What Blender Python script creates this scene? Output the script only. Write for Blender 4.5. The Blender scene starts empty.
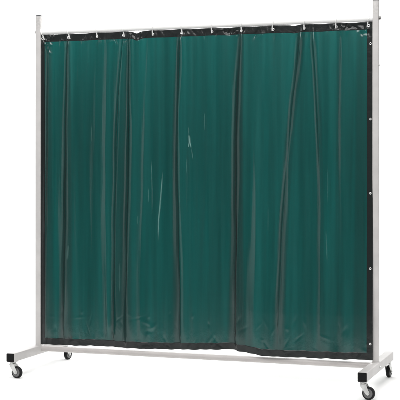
import bpy, bmesh, math, random
import numpy as np
from mathutils import Vector, Matrix
random.seed(4); rng = np.random.default_rng(7)
S = bpy.context.scene
C = S.collection
R = math.radians

# ------------------------------------------------------------------ camera
cam = bpy.data.cameras.new('camera'); camo = bpy.data.objects.new('camera', cam); C.objects.link(camo)
yaw, pitch, f = .3315, .0093, 1215.4
camo.location = (2.4072, -6.9767, 1.2571)
camo.rotation_euler = (math.pi/2 - pitch, 0, yaw)
cam.sensor_width = 36; cam.lens = f/400*36; cam.shift_y = -17/400
cam.clip_start = .05; cam.clip_end = 200
S.camera = camo

# ------------------------------------------------------------------ world, lamps, exposure
w = bpy.data.worlds.new('World'); S.world = w; w.use_nodes = True
bg = w.node_tree.nodes['Background']; bg.inputs[0].default_value = (.9, .97, 1, 1); bg.inputs[1].default_value = .12
S.view_settings.view_transform = 'Standard'; S.view_settings.look = 'None'
S.view_settings.exposure = 0; S.view_settings.gamma = 1
S.cycles.max_bounces = 14; S.cycles.transparent_max_bounces = 24
S.cycles.use_denoising = True

def softbox(name, loc, aim, sx, sy, radiance, col=(1, 1, 1)):
    l = bpy.data.lights.new(name, 'AREA'); l.shape = 'RECTANGLE'; l.size = sx; l.size_y = sy
    l.energy = radiance*math.pi*sx*sy; l.color = col
    o = bpy.data.objects.new(name, l); C.objects.link(o); o.location = loc
    d = Vector(aim) - Vector(loc); o.rotation_euler = d.to_track_quat('-Z', 'Y').to_euler()
    return o
softbox('softbox_overhead', (.2, -1.0, 4.6), (-.1, -.8, 0), 6.4, 3.4, 4.0, (1, .99, .98))
softbox('softbox_front', (.2, -5.6, 5.0), (0, -.5, .3), 4.4, 2.2, 8.0, (1, .99, .98))
softbox('softbox_key', (6.2, -1.0, 1.9), (0, -.4, 1.1), 5.2, 3.6, .85, (1, .98, .965))
softbox('softbox_fill', (-6.9, -5.4, 1.8), (0, 0, 1.1), 3.6, 3.6, 1.0)
softbox('softbox_backdrop_left', (-4.2, 2.45, 3.6), (-4.2, 3.2, 3.3), 5.4, .6, 27)
softbox('softbox_backdrop_right', (1.0, 2.45, 3.6), (.2, 3.2, 3.3), 3.6, .6, 27)

# ------------------------------------------------------------------ node helpers
def mat(name):
    m = bpy.data.materials.new(name); m.use_nodes = True; nt = m.node_tree; nt.nodes.clear()
    out = nt.nodes.new('ShaderNodeOutputMaterial')
    return m, nt, out
def N(nt, t, **k):
    n = nt.nodes.new(t)
    for a, b in k.items():
        if a.startswith('i_'): n.inputs[a[2:].replace('_', ' ')].default_value = b
        else: setattr(n, a, b)
    return n
def math_(nt, op, a, b=None, c=None):
    n = nt.nodes.new('ShaderNodeMath'); n.operation = op
    for i, v in enumerate((a, b, c)):
        if v is None: continue
        if hasattr(v, 'links'): nt.links.new(v, n.inputs[i])
        else: n.inputs[i].default_value = v
    return n.outputs[0]
def noise(nt, scale, stretch=(1, 1, 1), detail=4, rough=.55):
    tc = N(nt, 'ShaderNodeTexCoord'); mp = N(nt, 'ShaderNodeMapping'); mp.inputs['Scale'].default_value = stretch
    nt.links.new(tc.outputs['Object'], mp.inputs[0])
    n = N(nt, 'ShaderNodeTexNoise'); n.inputs['Scale'].default_value = scale
    n.inputs['Detail'].default_value = detail; n.inputs['Roughness'].default_value = rough
    nt.links.new(mp.outputs[0], n.inputs['Vector'])
    return n.outputs['Fac']
def paint(name, col, rough=.4, metal=0, var=.06, bump=.02, nscale=9, spec=.5):
    m, nt, out = mat(name)
    p = N(nt, 'ShaderNodeBsdfPrincipled'); nt.links.new(p.outputs[0], out.inputs[0])
    p.inputs['Metallic'].default_value = metal; p.inputs['Specular IOR Level'].default_value = spec
    n = noise(nt, nscale)
    r = N(nt, 'ShaderNodeValToRGB'); nt.links.new(n, r.inputs[0])
    r.color_ramp.elements[0].position = .3; r.color_ramp.elements[1].position = .7
    r.color_ramp.elements[0].color = (*[c*(1-var) for c in col], 1)
    r.color_ramp.elements[1].color = (*[min(1, c*(1+var)) for c in col], 1)
    nt.links.new(r.outputs[0], p.inputs['Base Color'])
    nt.links.new(math_(nt, 'MULTIPLY_ADD', noise(nt, nscale*4), .25, rough-.12), p.inputs['Roughness'])
    b = N(nt, 'ShaderNodeBump'); b.inputs['Strength'].default_value = bump; b.inputs['Distance'].default_value = .004
    nt.links.new(noise(nt, 260, detail=2), b.inputs['Height']); nt.links.new(b.outputs[0], p.inputs['Normal'])
    return m
M_frame = paint('grey_powder_coat', (.515, .498, .49), .42, var=.075, bump=.06)
M_rail = paint('white_powder_coat', (.88, .875, .865), .38, var=.03, bump=.05)
M_low = paint('grey_rail_coat', (.43, .405, .395), .45, var=.06, bump=.06)
M_ext = paint('galvanised_tube', (.50, .485, .475), .5, .15, var=.14, nscale=60)
M_cap = paint('black_plastic', (.008, .008, .0085), .5, bump=.08, var=.3, nscale=50, spec=.12)
M_capg = paint('dark_grey_plastic', (.10, .10, .105), .45, bump=.05)
M_zinc = paint('zinc_steel', (.58, .58, .57), .34, .75, var=.12, nscale=40)
M_bolt = paint('dark_bolt_steel', (.16, .155, .15), .4, .6, var=.2, nscale=90)
M_rubber = paint('black_rubber', (.012, .012, .0125), .6, bump=.12, var=.4, nscale=70, spec=.18)
M_hub = paint('grey_nylon', (.13, .13, .13), .45, var=.15, nscale=60)
M_hook = paint('pale_plated_wire', (.74, .74, .73), .3, .25, var=.05, nscale=80)
M_eye = paint('nickel_eyelet', (.80, .80, .79), .25, .6, var=.06, nscale=90)

# white paper sweep
m, nt, out = mat('white_paper'); M_paper = m
p = N(nt, 'ShaderNodeBsdfPrincipled', i_Roughness=.85); nt.links.new(p.outputs[0], out.inputs[0])
r = N(nt, 'ShaderNodeValToRGB'); nt.links.new(noise(nt, 3), r.inputs[0])
r.color_ramp.elements[0].color = (.89, .89, .885, 1); r.color_ramp.elements[1].color = (.92, .92, .915, 1)
nt.links.new(r.outputs[0], p.inputs['Base Color']); p.inputs['Specular IOR Level'].default_value = .2

# translucent green PVC film: tinted transmission + clear-film reflection + a little haze + painted fold tones and glints
FILM = (.0012, .0405, .0365)
m, nt, out = mat('green_pvc_film'); M_film = m
L = nt.links.new
tr = N(nt, 'ShaderNodeBsdfTransparent')
gl = N(nt, 'ShaderNodeBsdfAnisotropic'); gl.inputs['Roughness'].default_value = .21; gl.inputs[0].default_value = (1, 1, 1, 1)
df = N(nt, 'ShaderNodeBsdfDiffuse'); df.inputs[0].default_value = (.17, .36, .345, 1)
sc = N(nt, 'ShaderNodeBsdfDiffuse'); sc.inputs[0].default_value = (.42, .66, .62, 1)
lw0 = N(nt, 'ShaderNodeLayerWeight'); lw0.inputs[0].default_value = .5
lw = N(nt, 'ShaderNodeLayerWeight'); lw.inputs[0].default_value = .5
bmp = N(nt, 'ShaderNodeBump'); bmp.inputs['Strength'].default_value = .55; bmp.inputs['Distance'].default_value = .0035
streak = noise(nt, 34, (1, 1, .035), 5, .6)
crk = noise(nt, 16, (1, 1, .55), 5, .62)
geo = N(nt, 'ShaderNodeTexCoord'); sep = N(nt, 'ShaderNodeSeparateXYZ'); L(geo.outputs['Object'], sep.inputs[0])
low = N(nt, 'ShaderNodeMapRange'); L(sep.outputs[2], low.inputs[0]); low.inputs[1].default_value = .20; low.inputs[2].default_value = .36
low.inputs[3].default_value = .9; low.inputs[4].default_value = .10
L(math_(nt, 'MULTIPLY_ADD', crk, low.outputs[0], streak), bmp.inputs['Height'])
L(bmp.outputs[0], gl.inputs['Normal']); L(bmp.outputs[0], lw.inputs['Normal'])
fres = math_(nt, 'MULTIPLY_ADD', math_(nt, 'POWER', lw.outputs['Facing'], 5), .92, .045)
# light crossing a tilted film has a longer way through it; the extruded film also varies in thickness along its die lines
ct = math_(nt, 'SUBTRACT', 1, lw0.outputs['Facing']); st2 = math_(nt, 'SUBTRACT', 1, math_(nt, 'MULTIPLY', ct, ct))
cosr = math_(nt, 'SQRT', math_(nt, 'MULTIPLY_ADD', st2, -1/1.5**2, 1))
thick = math_(nt, 'MULTIPLY_ADD', noise(nt, 13, (1, 1, .03), 6, .65), .44, .80)
painted_fold = N(nt, 'ShaderNodeAttribute'); painted_fold.attribute_name = 'painted_fold'       # shade and grey sheen of the folds, painted in as thickness and haze
painted_foldv = math_(nt, 'MULTIPLY', painted_fold.outputs['Fac'], math_(nt, 'MULTIPLY_ADD', noise(nt, 30, (1, 1, .03), 5, .65), 1.3, .36))
ex = math_(nt, 'DIVIDE', math_(nt, 'MULTIPLY_ADD', painted_foldv, .24, thick), cosr)
comb = N(nt, 'ShaderNodeCombineXYZ')
for i in range(3): L(math_(nt, 'POWER', FILM[i], ex), comb.inputs[i])
L(comb.outputs[0], tr.inputs[0])
hz = math_(nt, 'MULTIPLY_ADD', noise(nt, 95, (1, 1, .012), 4, .7), .42, math_(nt, 'MULTIPLY', noise(nt, 22, (1, 1, .03), 6, .65), .58))
mr = N(nt, 'ShaderNodeMapRange'); L(hz, mr.inputs[0]); mr.inputs[1].default_value = .40; mr.inputs[2].default_value = .66
mr.inputs[3].default_value = .002; mr.inputs[4].default_value = .034
mx1 = N(nt, 'ShaderNodeMixShader'); L(math_(nt, 'MULTIPLY_ADD', painted_foldv, .040, mr.outputs[0]), mx1.inputs[0]); L(tr.outputs[0], mx1.inputs[1]); L(df.outputs[0], mx1.inputs[2])
at = N(nt, 'ShaderNodeAttribute'); at.attribute_name = 'painted_light'  # mask of glints on the film, painted as pale diffuse colour
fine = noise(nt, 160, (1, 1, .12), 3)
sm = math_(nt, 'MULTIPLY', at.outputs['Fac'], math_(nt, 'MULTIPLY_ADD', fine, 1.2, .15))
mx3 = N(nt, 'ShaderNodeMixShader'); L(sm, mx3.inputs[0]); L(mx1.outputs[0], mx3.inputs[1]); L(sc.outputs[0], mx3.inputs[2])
mx2 = N(nt, 'ShaderNodeMixShader'); L(fres, mx2.inputs[0]); L(mx3.outputs[0], mx2.inputs[1]); L(gl.outputs[0], mx2.inputs[2])
L(mx2.outputs[0], out.inputs[0])

# black hem tape
m, nt, out = mat('black_hem_tape'); M_hem = m
p = N(nt, 'ShaderNodeBsdfPrincipled'); nt.links.new(p.outputs[0], out.inputs[0])
p.inputs['Base Color'].default_value = (.014, .0165, .0165, 1); p.inputs['Roughness'].default_value = .24; p.inputs['Specular IOR Level'].default_value = .34
b = N(nt, 'ShaderNodeBump'); b.inputs['Strength'].default_value = .42; b.inputs['Distance'].default_value = .006
nt.links.new(noise(nt, 22, (1, 1, 1), 3, .5), b.inputs['Height']); nt.links.new(b.outputs[0], p.inputs['Normal'])

# ------------------------------------------------------------------ mesh helpers
def obj(name, bm, material, parent=None, smooth=None):
    me = bpy.data.meshes.new(name); bmesh.ops.recalc_face_normals(bm, faces=bm.faces); bm.to_mesh(me); bm.free()
    me.materials.append(material)
    o = bpy.data.objects.new(name, me); C.objects.link(o); o.parent = parent
    if smooth:
        for q in me.polygons: q.use_smooth = True
        me.set_sharp_from_angle(angle=R(smooth))
    return o
def empty(name, loc=(0, 0, 0), parent=None):
    o = bpy.data.objects.new(name, None); o.empty_display_size = .05; C.objects.link(o); o.location = loc; o.parent = parent
    return o
def rrect(wd, ht, r, n=4):
    pts = []
    for cx, cy, a0 in ((wd/2-r, ht/2-r, 0), (-wd/2+r, ht/2-r, 90), (-wd/2+r, -ht/2+r, 180), (wd/2-r, -ht/2+r, 270)):
        for k in range(n+1):
            a = R(a0+90*k/n); pts.append((cx+r*math.cos(a), cy+r*math.sin(a)))
    return pts
def loft(bm, rings, cap=True):
    vs = [[bm.verts.new(p) for p in ring] for ring in rings]; n = len(vs[0])
    for a, b_ in zip(vs, vs[1:]):
        for i in range(n): bm.faces.new((a[i], a[(i+1) % n], b_[(i+1) % n], b_[i]))
    if cap: bm.faces.new(vs[0][::-1]); bm.faces.new(vs[-1])
def frame_of(a, b_, up):
    d = (b_-a).normalized(); s = d.cross(Vector(up)).normalized(); u = s.cross(d)
    return s, u
def prism(bm, a, b_, wd, ht, r=.003, up=(0, 0, 1), cap=True, inner=None):
    a, b_ = Vector(a), Vector(b_); s, u = frame_of(a, b_, up); pr = rrect(wd, ht, r)
    loft(bm, [[c+s*x+u*y for x, y in pr] for c in (a, b_)], cap)
def round_bar(bm, prof, up=(0, 0, 1), n=24):
    """prof: list of (point, radius) along an axis"""
    a, b_ = Vector(prof[0][0]), Vector(prof[-1][0]); s, u = frame_of(a, b_, up)
    loft(bm, [[Vector(c)+s*rr*math.cos(2*math.pi*k/n)+u*rr*math.sin(2*math.pi*k/n) for k in range(n)] for c, rr in prof])
def tube_path(bm, pts, r, n=8, closed=False):
    pts = [Vector(p) for p in pts]; rings = []
    m_ = len(pts); ref = None
    for i, p in enumerate(pts):
        d = (pts[(i+1) % m_]-pts[i-1]) if closed else (pts[min(i+1, m_-1)]-pts[max(i-1, 0)])
        d.normalize()
        if ref is None: ref = d.orthogonal().normalized()
        ref = (ref-d*ref.dot(d)).normalized(); q = d.cross(ref)
        rings.append([p+ref*r*math.cos(2*math.pi*k/n)+q*r*math.sin(2*math.pi*k/n) for k in range(n)])
    if closed:
        vs = [[bm.verts.new(p) for p in ring] for ring in rings]
        for i in range(m_):
            a, b_ = vs[i], vs[(i+1) % m_]
            # best rotational match for the closing ring
            off = min(range(n), key=lambda o: (a[0].co-b_[o].co).length) if i == m_-1 else 0
            for k in range(n): bm.faces.new((a[k], a[(k+1) % n], b_[(k+1+off) % n], b_[(k+off) % n]))
    else: loft(bm, rings)

# ------------------------------------------------------------------ setting: white paper sweep
bm = bmesh.new()
prof = [(-1.7, 0)] + [(y, 0) for y in np.linspace(-1.5, 1.8, 12)]
rad = 1.4
for k in range(1, 17):
    a = R(90*k/16); prof.append((1.8+rad*math.sin(a), rad-rad*math.cos(a)))
prof += [(3.2, z) for z in np.linspace(1.8, 5.2, 7)]
rows = [[bm.verts.new((x, y, z)) for x in np.linspace(-11, 6.0, 14)] for y, z in prof]
for a, b_ in zip(rows, rows[1:]):
    for i in range(len(a)-1): bm.faces.new((a[i], a[i+1], b_[i+1], b_[i]))
sw = obj('backdrop', bm, M_paper, smooth=60); sw['kind'] = 'structure'

# ------------------------------------------------------------------ the frame
ZT, ZB, ZR, ZF, LF, LB = 2.2499, 2.1445, .1344, .1274, .3806, .4472
FT = .052                                              # foot tube
frame = empty('screen_frame', (0, 0, 0))
frame['label'] = 'pale grey mobile metal frame on four swivel castors holding up the green curtain'
frame['category'] = 'frame'
def hollow(bm, a, b_, wd, r, wall=.003, up=(0, 0, 1)):
    """square tube with open ends"""
    a, b_ = Vector(a), Vector(b_); s, u = frame_of(a, b_, up)
    o_ = rrect(wd, wd, r); i_ = rrect(wd-2*wall, wd-2*wall, max(r-wall, .0008))
    ring = lambda c, pr: [c+s*x+u*y for x, y in pr]
    d = (b_-a).normalized()
    rings = [ring(a+d*.03, i_), ring(a, i_), ring(a, o_), ring(b_, o_), ring(b_, i_), ring(b_-d*.03, i_)]
    loft(bm, rings, cap=False)
for sx in (-1, 1):
    xb, xt = (-1.0785, -1.0745) if sx < 0 else (1.0825, 1.0805)
    xat = lambda z: xb+(xt-xb)*(z-.153)/(ZT-.153)
    zs = ZB+.020
    bm = bmesh.new(); prism(bm, (xb, 0, ZF+FT/2), (xat(zs), 0, zs), .035, .035, .0035, up=(0, 1, 0))
    # weld bead round the foot of the post
    pts = []
    for x, y in rrect(.037, .037, .004, 3): pts.append((xb+x, y, ZF+FT/2+.0015+random.uniform(-.0004, .0008)))
    tube_path(bm, pts, .003, 6, True)
    post = obj('post', bm, M_frame, frame, 40)
    bm = bmesh.new(); prism(bm, (xat(zs), 0, zs-.001), (xat(ZT), 0, ZT-.006), .033, .033, .003, up=(0, 1, 0))
    obj('extension', bm, M_ext, post, 40)
    bm = bmesh.new(); prism(bm, (xat(ZT), 0, ZT-.006), (xat(ZT), 0, ZT), .034, .034, .004, up=(0, 1, 0))
    obj('post_cap', bm, M_capg, post, 40)
    # bolt through the post into the top rail
    x0 = xat(ZB)+sx*.0175
    bm = bmesh.new()
    round_bar(bm, [((x0-sx*.001, 0, ZB), .013), ((x0+sx*.002, 0, ZB), .013)], n=20)
    round_bar(bm, [((x0+sx*.002, 0, ZB), .0105), ((x0+sx*.010, 0, ZB), .0105), ((x0+sx*.011, 0, ZB), .009)], n=6)
    obj('bolt', bm, M_bolt if sx > 0 else M_zinc, post, 30)
    if sx > 0:
        z2 = 1.872; x0 = xat(z2)+.0175
        bm = bmesh.new(); round_bar(bm, [((x0-.001, 0, z2), .006), ((x0+.003, 0, z2), .006), ((x0+.0045, 0, z2), .003)], n=16)
        obj('bolt', bm, M_zinc, post, 30)
# rails
bm = bmesh.new(); round_bar(bm, [((-1.0595, 0, ZB), .0186), ((1.0645, 0, ZB), .0186)], n=32)
obj('top_rail', bm, M_rail, frame, 50)
bm = bmesh.new(); round_bar(bm, [((-1.081+.0255, 0, ZR-.001), .0175), ((1.080-.0255, 0, ZR-.001), .0175)], n=32)
obj('bottom_rail', bm, M_low, frame, 50)
# feet
def caster(x, y, ztop, trail, seat):
    """trail: unit direction (in plan) in which the wheel trails behind the swivel"""
    t = Vector((trail[0], trail[1], 0)).normalized(); n_ = Vector((-t.y, t.x, 0)); up = Vector((0, 0, 1)); o = Vector((x, y, ztop))
    RW, TR, hw = .0365, .030, .0105
    axle = Vector((x, y, RW)) + t*TR
    bm = bmesh.new()
    prism(bm, o-t*.022, o+t*.022, .040, .0035, .0012)
    for v in bm.verts: v.co.z -= .0019
    zb = ztop-.0037
    round_bar(bm, [((x, y, zb), .019), ((x, y, zb-.005), .020), ((x, y, zb-.010), .017), ((x, y, zb-.013), .011)], up=(1, 0, 0), n=24)
    root = obj('caster', bm, M_zinc, seat, 35)
    # fork: crown plate plus two tapering cheeks
    bm = bmesh.new(); zc = zb-.011
    fw = hw+.0065
    cr = [o+t*a+n_*b_ for a, b_ in ((-.016, -fw), (.017, -fw), (.017, fw), (-.016, fw))]
    loft(bm, [[Vector((q.x, q.y, zc)) for q in cr], [Vector((q.x, q.y, zc-.003)) for q in cr]])
    for s in (-1, 1):
        out_ = [(-.017, zc-.001), (.018, zc-.001), (TR+.011, RW+.004), (TR+.009, RW-.007), (TR, RW-.011), (TR-.009, RW-.007), (-.012, zc-.016)]
        loft(bm, [[Vector((x, y, 0))+t*a+up*z+n_*(s*k) for a, z in out_] for k in (fw-.0025, fw)])
    round_bar(bm, [(axle-n_*(fw+.004), .0055), (axle+n_*(fw+.004), .0055)], n=6)
    obj('fork', bm, M_zinc, root, 35)
    # tyre (lathe about the axle)
    def lathe(prof, m, nm, n=40):
        bm = bmesh.new(); rings = []
        for k in range(n):
            a = 2*math.pi*k/n; rd = t*math.cos(a)+up*math.sin(a)
            rings.append([bm.verts.new(axle+n_*h+rd*r_) for r_, h in prof])
        for k in range(n):
            a, b_ = rings[k], rings[(k+1) % n]
            for i in range(len(prof)): 
                j = (i+1) % len(prof); bm.faces.new((a[i], a[j], b_[j], b_[i]))
        obj(nm, bm, m, root, 35)
    lathe([(.027, -hw), (RW-.004, -hw), (RW-.001, -hw+.0025), (RW, -hw+.006), (RW, hw-.006), (RW-.001, hw-.0025), (RW-.004, hw), (.027, hw)], M_rubber, 'tyre')
    lathe([(.006, -hw-.003), (.011, -hw-.003), (.013, -hw+.001), (.024, -hw+.002), (.0268, -hw-.0008), (.0268, hw+.0008), (.024, hw-.002), (.013, hw-.001), (.011, hw+.003), (.006, hw+.003)], M_hub, 'hub')
    return root
for sx in (-1, 1):
    x = -1.081 if sx < 0 else 1.080
    bm = bmesh.new(); hollow(bm, (x, -LF, ZF), (x, LB, ZF), FT, .005)
    foot = obj('foot', bm, M_frame, frame, 40)
    for y0, s in ((-LF, -1), (LB, 1)):
        bm = bmesh.new()
        prism(bm, (x, y0-s*.02, ZF), (x, y0+s*.002, ZF), FT-.0062, FT-.0062, .003)
        prism(bm, (x, y0+s*.0005, ZF), (x, y0+s*.0045, ZF), FT-.002, FT-.002, .004)
        obj('end_cap', bm, M_cap, foot, 40)
    if sx > 0:
        bm = bmesh.new(); x0 = x+FT/2
        round_bar(bm, [((x0-.001, .0, ZF), .009), ((x0+.0015, .0, ZF), .009)], n=18)
        round_bar(bm, [((x0+.001, .0, ZF), .0065), ((x0+.006, .0, ZF), .0065)], n=6)
        obj('bolt', bm, M_zinc, foot, 30)
    zt = ZF-FT/2
    ca = caster(x, -LF+.034, zt, (.985, -.17), frame)
    cb = caster(x, LB-.052, zt, ((.16, 1) if sx < 0 else (.10, 1)), frame)

# ------------------------------------------------------------------ the curtain
def lerp_pts(pts, z):
    zs = np.array([p[0] for p in pts][::-1]); vs = np.array([p[1] for p in pts][::-1])
    return sum(np.interp(z+o, zs, vs) for o in (-.24, -.16, -.08, 0, .08, .16, .24))/7
BOT = [(-1.06, .160), (-.862, .163), (-.656, .166), (-.44, .164), (-.2, .168), (.006, .176), (.16, .183), (.22, .184), (.291, .176), (.416, .163), (.631, .161), (.872, .166), (1.06, .170)]
HOOKS = [-1.048, -.867, -.671, -.492, -.296, -.107, .086, .272, .468, .66, .849, 1.040]
X0, X1 = -1.0605, 1.0635
# pleats: [(z, x) ...], (width top, bottom), (fold-over strength top, bottom), depth
# folds: [(z, x) ...], (width top, bottom), (depth top, bottom; + stands out towards the front), lean
PLEATS = [
    ([(2.09, -.867), (1.39, -.874), (.45, -.882), (.2, -.890)], (.014, .030), (.018, .042), (.9, 1.15)),
    ([(2.04, -.486), (1.70, -.526), (1.08, -.540), (.2, -.554)], (.015, .028), (.016, .036), (.8, 1.0)),
    ([(2.07, -.452), (1.70, -.442), (1.08, -.453), (.2, -.467)], (.015, .026), (.021, .040), (1.0, 1.2)),
    ([(2.03, -.110), (1.63, -.136), (1.21, -.130), (.78, -.117), (.2, -.110)], (.016, .025), (.021, .036), (1.0, 1.1)),
    ([(2.08, .272), (1.57, .250), (.97, .244), (.2, .241)], (.019, .034), (.026, .054), (1.15, 1.5)),
    ([(2.03, .648), (1.62, .581), (1.21, .551), (.73, .527), (.2, .509)], (.022, .024), (.022, .018), (.8, .6)),
    ([(2.03, .708), (1.80, .738), (1.09, .757), (.2, .764)], (.018, .024), (.016, .007), (.7, .2)),
    ([(2.08, .864), (1.56, .861), (.80, .859), (.2, .857)], (.014, .026), (-.008, -.004), (.2, .1)),
    ([(2.03, -.999), (1.08, -1.007), (.2, -1.015)], (.018, .026), (.012, .018), (.4, .4)),
    ([(2.03, -.60), (1.5, -.615), (.8, -.61), (.2, -.60)], (.018, .026), (.002, .014), (.2, .3)),
    ([(2.03, -.33), (1.5, -.35), (.8, -.37), (.2, -.37)], (.014, .024), (.002, .008), (.2, .2)),
    ([(2.03, .40), (1.5, .36), (.8, .37), (.2, .35)], (.016, .026), (.002, .006), (.2, .2)),
    ([(2.03, .95), (1.5, .955), (.8, .94), (.2, .93)], (.016, .026), (.003, .005), (.2, .2)),
]
def dent(cu, cz, an, la, lb, am): return (cu, cz, random.gauss(0, an), random.uniform(*la), random.uniform(*lb), random.choice((-1, 1))*random.uniform(*am))
CRUMPLE_LOW = [dent(random.uniform(-1.04, 1.04), .19+random.random()**2.2*.20, .6, (.004, .011), (.010, .042), (.0003, .0012)) for _ in range(120)]
CRUMPLE_TOP = [dent(random.uniform(-1.04, 1.04), 2.12-random.random()*.055, .7, (.004, .011), (.010, .030), (.0006, .0026)) for _ in range(80)]
for cu, cz, su, sz, n in ((-1.03, 2.085, .035, .03, 26), (.91, 2.10, .05, .012, 16), (.19, 2.105, .03, .012, 12), (-.40, 2.10, .03, .014, 8), (1.03, 2.09, .02, .02, 6)):
    CRUMPLE_TOP += [dent(random.gauss(cu, su), random.gauss(cz, sz), 1.0, (.0035, .008), (.008, .024), (.0020, .0055)) for _ in range(n)]
def top_z(u):
    z = np.full_like(u, ZB-.0192)
    for a, b_, sag in zip(HOOKS, HOOKS[1:], (.001, .002, .001, .003, .001, .001, .003, .001, .003, .002, .002)):
        t = np.clip((u-a)/(b_-a), 0, 1); z -= sag*np.sin(np.pi*t)**2
    for c, s_, d in ((-.405, .022, .011), (.60, .03, .004), (.545, .03, -.002)):
        z -= d*np.exp(-((u-c)/s_)**2)
    return z
def surface(u, t, off=0.0):
    """u: along the width, t: 0 at the top edge to 1 at the bottom edge"""
    zt = top_z(u); zb_ = np.interp(u, [p[0] for p in BOT], [p[1] for p in BOT])
    zb_ = zb_ + .0012*np.sin(u*41)+.0010*np.sin(u*87+1)
    z = zt+(zb_-zt)*t
    x = u.copy(); y = np.zeros_like(u)
    grow = np.clip(t*1.15, 0, 1)
    fade = 1-np.exp(-(t/.05)**2)*.75                       # the stiff hem flattens the folds
    fadb = 1-.78*np.exp(-((1-t)/.035)**2)
    for pts, wd, dd, kk in PLEATS:
        k = kk[0]+(kk[1]-kk[0])*t
        c = lerp_pts(pts, z); wv = wd[0]+(wd[1]-wd[0])*t; d = (dd[0]+(dd[1]-dd[0])*t)*fade*fadb
        d = d*(1+.18*np.sin(z*4.1+c*9)+.10*np.sin(z*11+c*5))
        wob = .0018*np.sin(z*5.3+c*11)+.0009*np.sin(z*15+c*7)
        q = (u-c-wob)/wv; g = np.exp(-q*q)
        y -= d*g
        x -= wv*k*fade*fadb*q*g                              # the flanks draw in under the ridge
    # broad hanging waves
    y += grow*(.007*np.sin(2*np.pi*(u+1.06)/.41+.6)+.006*np.sin(2*np.pi*u/.71+1.1+z*.4))
    y += .0014*np.sin(2*np.pi*u/.19+z*.7)*np.clip(t*3, .3, 1)
    y += grow**2*(-.026/(1+np.exp(-(u-.31)/.06))+.018*np.exp(-((u-.19)/.09)**2))
    # buckles and ripples: soft, long in z
    y += .0011*np.sin(u*63+1.7*np.sin(z*2.1))*np.sin(z*1.9+u*5)
    y += .0008*np.sin(u*104+2.2*np.sin(z*3.1+u*3))*(.4+.6*t)
    # crumple near the bottom hem and the top corners
    for cu, cz, an, la, lb, am in CRUMPLE_LOW:
        du, dz = u-cu, z-cz; ca, sa = math.cos(an), math.sin(an)
        y += am*np.exp(-((du*ca+dz*sa)/la)**2-((dz*ca-du*sa)/lb)**2)
    for cu, cz, an, la, lb, am in CRUMPLE_TOP:
        du, dz = u-cu, z-cz; ca, sa = math.cos(an), math.sin(an)
        y += am*np.exp(-((du*ca+dz*sa)/la)**2-((dz*ca-du*sa)/lb)**2)
    env = np.clip((u-X0)/.03, 0, 1)*np.clip((X1-u)/.03, 0, 1)
    x = u+(x-u)*env
    x = x+.006*t*np.clip((u-.8)/.26, 0, 1)
    return x, y-.004, z
def grid_mesh(name, us, ts, material, parent, keep=None, painted_light=False):
    U, T = np.meshgrid(us, ts); x, y, z = surface(U, T)
    nr, nc = U.shape
    co = np.stack([x, y, z], -1).reshape(-1, 3)
    idx = np.arange(nr*nc).reshape(nr, nc)
    q = np.stack([idx[:-1, :-1], idx[1:, :-1], idx[1:, 1:], idx[:-1, 1:]], -1)
    if keep is not None:
        q = q[keep((U[:-1, :-1]+U[1:, 1:])/2, (z[:-1, :-1]+z[1:, 1:])/2, (T[:-1, :-1]+T[1:, 1:])/2)]
    q = q.reshape(-1, 4)
    used = np.unique(q); remap = np.zeros(nr*nc, int); remap[used] = np.arange(len(used))
    me = bpy.data.meshes.new(name)
    me.from_pydata(co[used].tolist(), [], remap[q].tolist()); me.update()
    me.materials.append(material)
    me.polygons.foreach_set('use_smooth', [True]*len(me.polygons))
    o = bpy.data.objects.new(name, me); C.objects.link(o); o.parent = parent
    if painted_light:
        X, Z = x.reshape(-1)[used], z.reshape(-1)[used]
        a = np.zeros(len(used))
        for pts, wd, s_ in PAINTED_GLINTS:
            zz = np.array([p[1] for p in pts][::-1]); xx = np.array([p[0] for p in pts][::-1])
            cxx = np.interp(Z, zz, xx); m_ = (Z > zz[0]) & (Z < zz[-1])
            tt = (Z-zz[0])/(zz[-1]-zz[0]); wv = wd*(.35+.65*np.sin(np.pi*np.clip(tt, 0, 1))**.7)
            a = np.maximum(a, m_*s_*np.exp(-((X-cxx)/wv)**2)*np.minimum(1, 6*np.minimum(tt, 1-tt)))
        sv = np.zeros(len(used)); tt = np.clip((2.1-Z)/1.9, 0, 1)
        for pts, wd, st in PAINTED_FOLDS:
            d_ = np.abs(X-lerp_pts(pts, Z))/(wd[0]+(wd[1]-wd[0])*tt)
            sv = np.maximum(sv, (st[0]+(st[1]-st[0])*tt)/(1+np.exp((d_-1)/.13)))
        st_ = me.attributes.new('painted_fold', 'FLOAT', 'POINT'); st_.data.foreach_set('value', sv.astype(np.float32))
        at_ = me.attributes.new('painted_light', 'FLOAT', 'POINT'); at_.data.foreach_set('value', a.astype(np.float32))
    return o
PAINTED_GLINTS = [  # light glints on small wrinkles, painted as pale streaks
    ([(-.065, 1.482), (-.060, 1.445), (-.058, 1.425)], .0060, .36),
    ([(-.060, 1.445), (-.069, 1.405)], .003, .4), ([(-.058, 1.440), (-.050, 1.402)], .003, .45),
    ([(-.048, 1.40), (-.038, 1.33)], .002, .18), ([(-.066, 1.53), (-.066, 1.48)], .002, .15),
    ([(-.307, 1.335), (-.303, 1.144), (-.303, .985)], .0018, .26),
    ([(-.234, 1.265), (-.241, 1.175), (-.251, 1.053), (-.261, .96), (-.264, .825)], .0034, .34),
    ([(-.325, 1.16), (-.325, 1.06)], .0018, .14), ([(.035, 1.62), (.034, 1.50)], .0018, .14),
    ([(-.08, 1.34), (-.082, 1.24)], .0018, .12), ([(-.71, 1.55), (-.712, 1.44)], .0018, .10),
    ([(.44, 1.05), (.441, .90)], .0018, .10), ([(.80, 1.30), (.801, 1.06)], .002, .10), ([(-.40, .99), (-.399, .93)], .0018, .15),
    ([(-.862, .80), (-.870, .70)], .004, .12), ([(-.52, .70), (-.522, .50)], .003, .09), ([(.79, .92), (.80, .72)], .003, .10),
]
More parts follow.
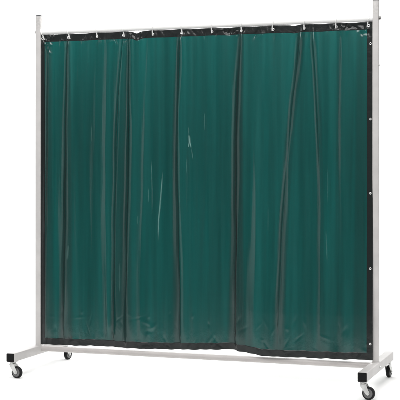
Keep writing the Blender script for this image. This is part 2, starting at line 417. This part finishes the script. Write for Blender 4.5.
PAINTED_FOLDS = [  # bands along the folds where shade and grey reflection are painted into the film
    ([(2.09, -.867), (1.39, -.874), (.45, -.882), (.2, -.890)], (.012, .046), (.8, 1.0)),
    ([(2.07, -.465), (1.70, -.482), (1.08, -.495), (.2, -.505)], (.026, .068), (.55, 1.0)),
    ([(2.03, -.125), (1.63, -.155), (1.21, -.150), (.78, -.145), (.2, -.135)], (.014, .030), (.7, .85)),
    ([(2.08, .272), (1.57, .250), (.97, .242), (.2, .236)], (.016, .052), (.8, 1.3)),
    ([(2.03, .648), (1.62, .581), (1.21, .551), (.73, .527), (.2, .509)], (.022, .030), (.7, .45)),
    ([(2.03, .708), (1.80, .738), (1.09, .757), (.2, .764)], (.016, .024), (.5, .2)),
    ([(2.03, -1.01), (.2, -1.01)], (.022, .036), (.5, .9)),
    ([(2.03, .99), (.2, .99)], (.022, .03), (.25, .45)),
    ([(2.08, .862), (.2, .859)], (.011, .012), (.45, .0)),
]
curtain = empty('welding_curtain', (0, 0, 0))
curtain['label'] = 'dark green translucent plastic curtain with black hem hung between the two posts'
curtain['category'] = 'curtain'
us = np.unique(np.concatenate([np.linspace(X0+.004, X1-.004, 1150)]))
ts = np.linspace(.003, .997, 300)
grid_mesh('sheet', us, ts, M_film, curtain, painted_light=True)
HW = .045
def hem_keep(U, Z, T):
    L_ = ZB-.0185-.17
    return (T*L_ < HW) | ((1-T)*L_ < HW*.92) | (U < X0+.026) | (U > X1-.034)
us2 = np.unique(np.concatenate([np.linspace(X0, X1, 900), [X0+.026, X1-.034]]))
L_ = ZB-.0185-.17
ts2 = np.unique(np.concatenate([np.linspace(0, HW/L_, 12), np.linspace(HW/L_, 1-HW*.92/L_, 140), np.linspace(1-HW*.92/L_, 1, 12)]))
hem = grid_mesh('hem', us2, ts2, M_hem, curtain, keep=hem_keep)
md = hem.modifiers.new('thickness', 'SOLIDIFY'); md.thickness = .0036; md.offset = 0

# hooks and eyelets
def surf_pt(u, t):
    x, y, z = surface(np.array([float(u)]), np.array([float(t)])); return Vector((x[0], y[0], z[0]))
def eyelet(p, r=.0078):
    bm = bmesh.new(); n = 24
    rings = []
    pr = [(r*.34, -.0005), (r*.44, .0016), (r*.75, .0022), (r, .0010), (r, -.0008)]
    rr = [[bm.verts.new((a*math.cos(2*math.pi*k/n), -h, a*math.sin(2*math.pi*k/n))) for a, h in pr] for k in range(n)]
    for k in range(n):
        for i in range(len(pr)-1): bm.faces.new((rr[k][i], rr[k][i+1], rr[(k+1) % n][i+1], rr[(k+1) % n][i]))
    o = obj('eyelet', bm, M_eye, curtain, 40); o.location = p+Vector((0, -.0026, 0))
    return o
def hook(x, tilt, ez, ey):
    """open ring of wire over the rail and through the eyelet"""
    bm = bmesh.new(); pts = []
    za, zb_ = ZB+.0200, ez-.002
    for k in range(30):
        a = 2*math.pi*k/30
        zc = (za+zb_)/2; hz_ = (za-zb_)/2
        yy = .0215*math.cos(a)*(1-.28*(math.sin(a) < 0)*abs(math.sin(a)))
        pts.append((tilt*math.sin(a)*hz_, yy-.001, zc+hz_*math.sin(a)))
    tube_path(bm, pts, .0022, 8, True)
    # flattened closing tab in front of the hem
    prism(bm, (-tilt*.02, -.0195, ez+.020), (-tilt*.045, -.0130, ez-.009), .008, .0035, .0012, up=(0, 1, 0))
    o = obj('hook', bm, M_hook, curtain, 40); o.location.x = x
    return o
for i, hx in enumerate(HOOKS):
    t = .024/L_
    p = surf_pt(hx, t)
    eyelet(p)
    hook(p.x, (-.35, -.28, -.10, -.15, .03, -.12, .02, -.03, .10, .0, .05, .16)[i], p.z, p.y)
for z in (1.998, 1.562, 1.134, .699, .264):
    t = (ZB-.0185-z)/L_
    eyelet(surf_pt(X1-.0135, t), .0068)
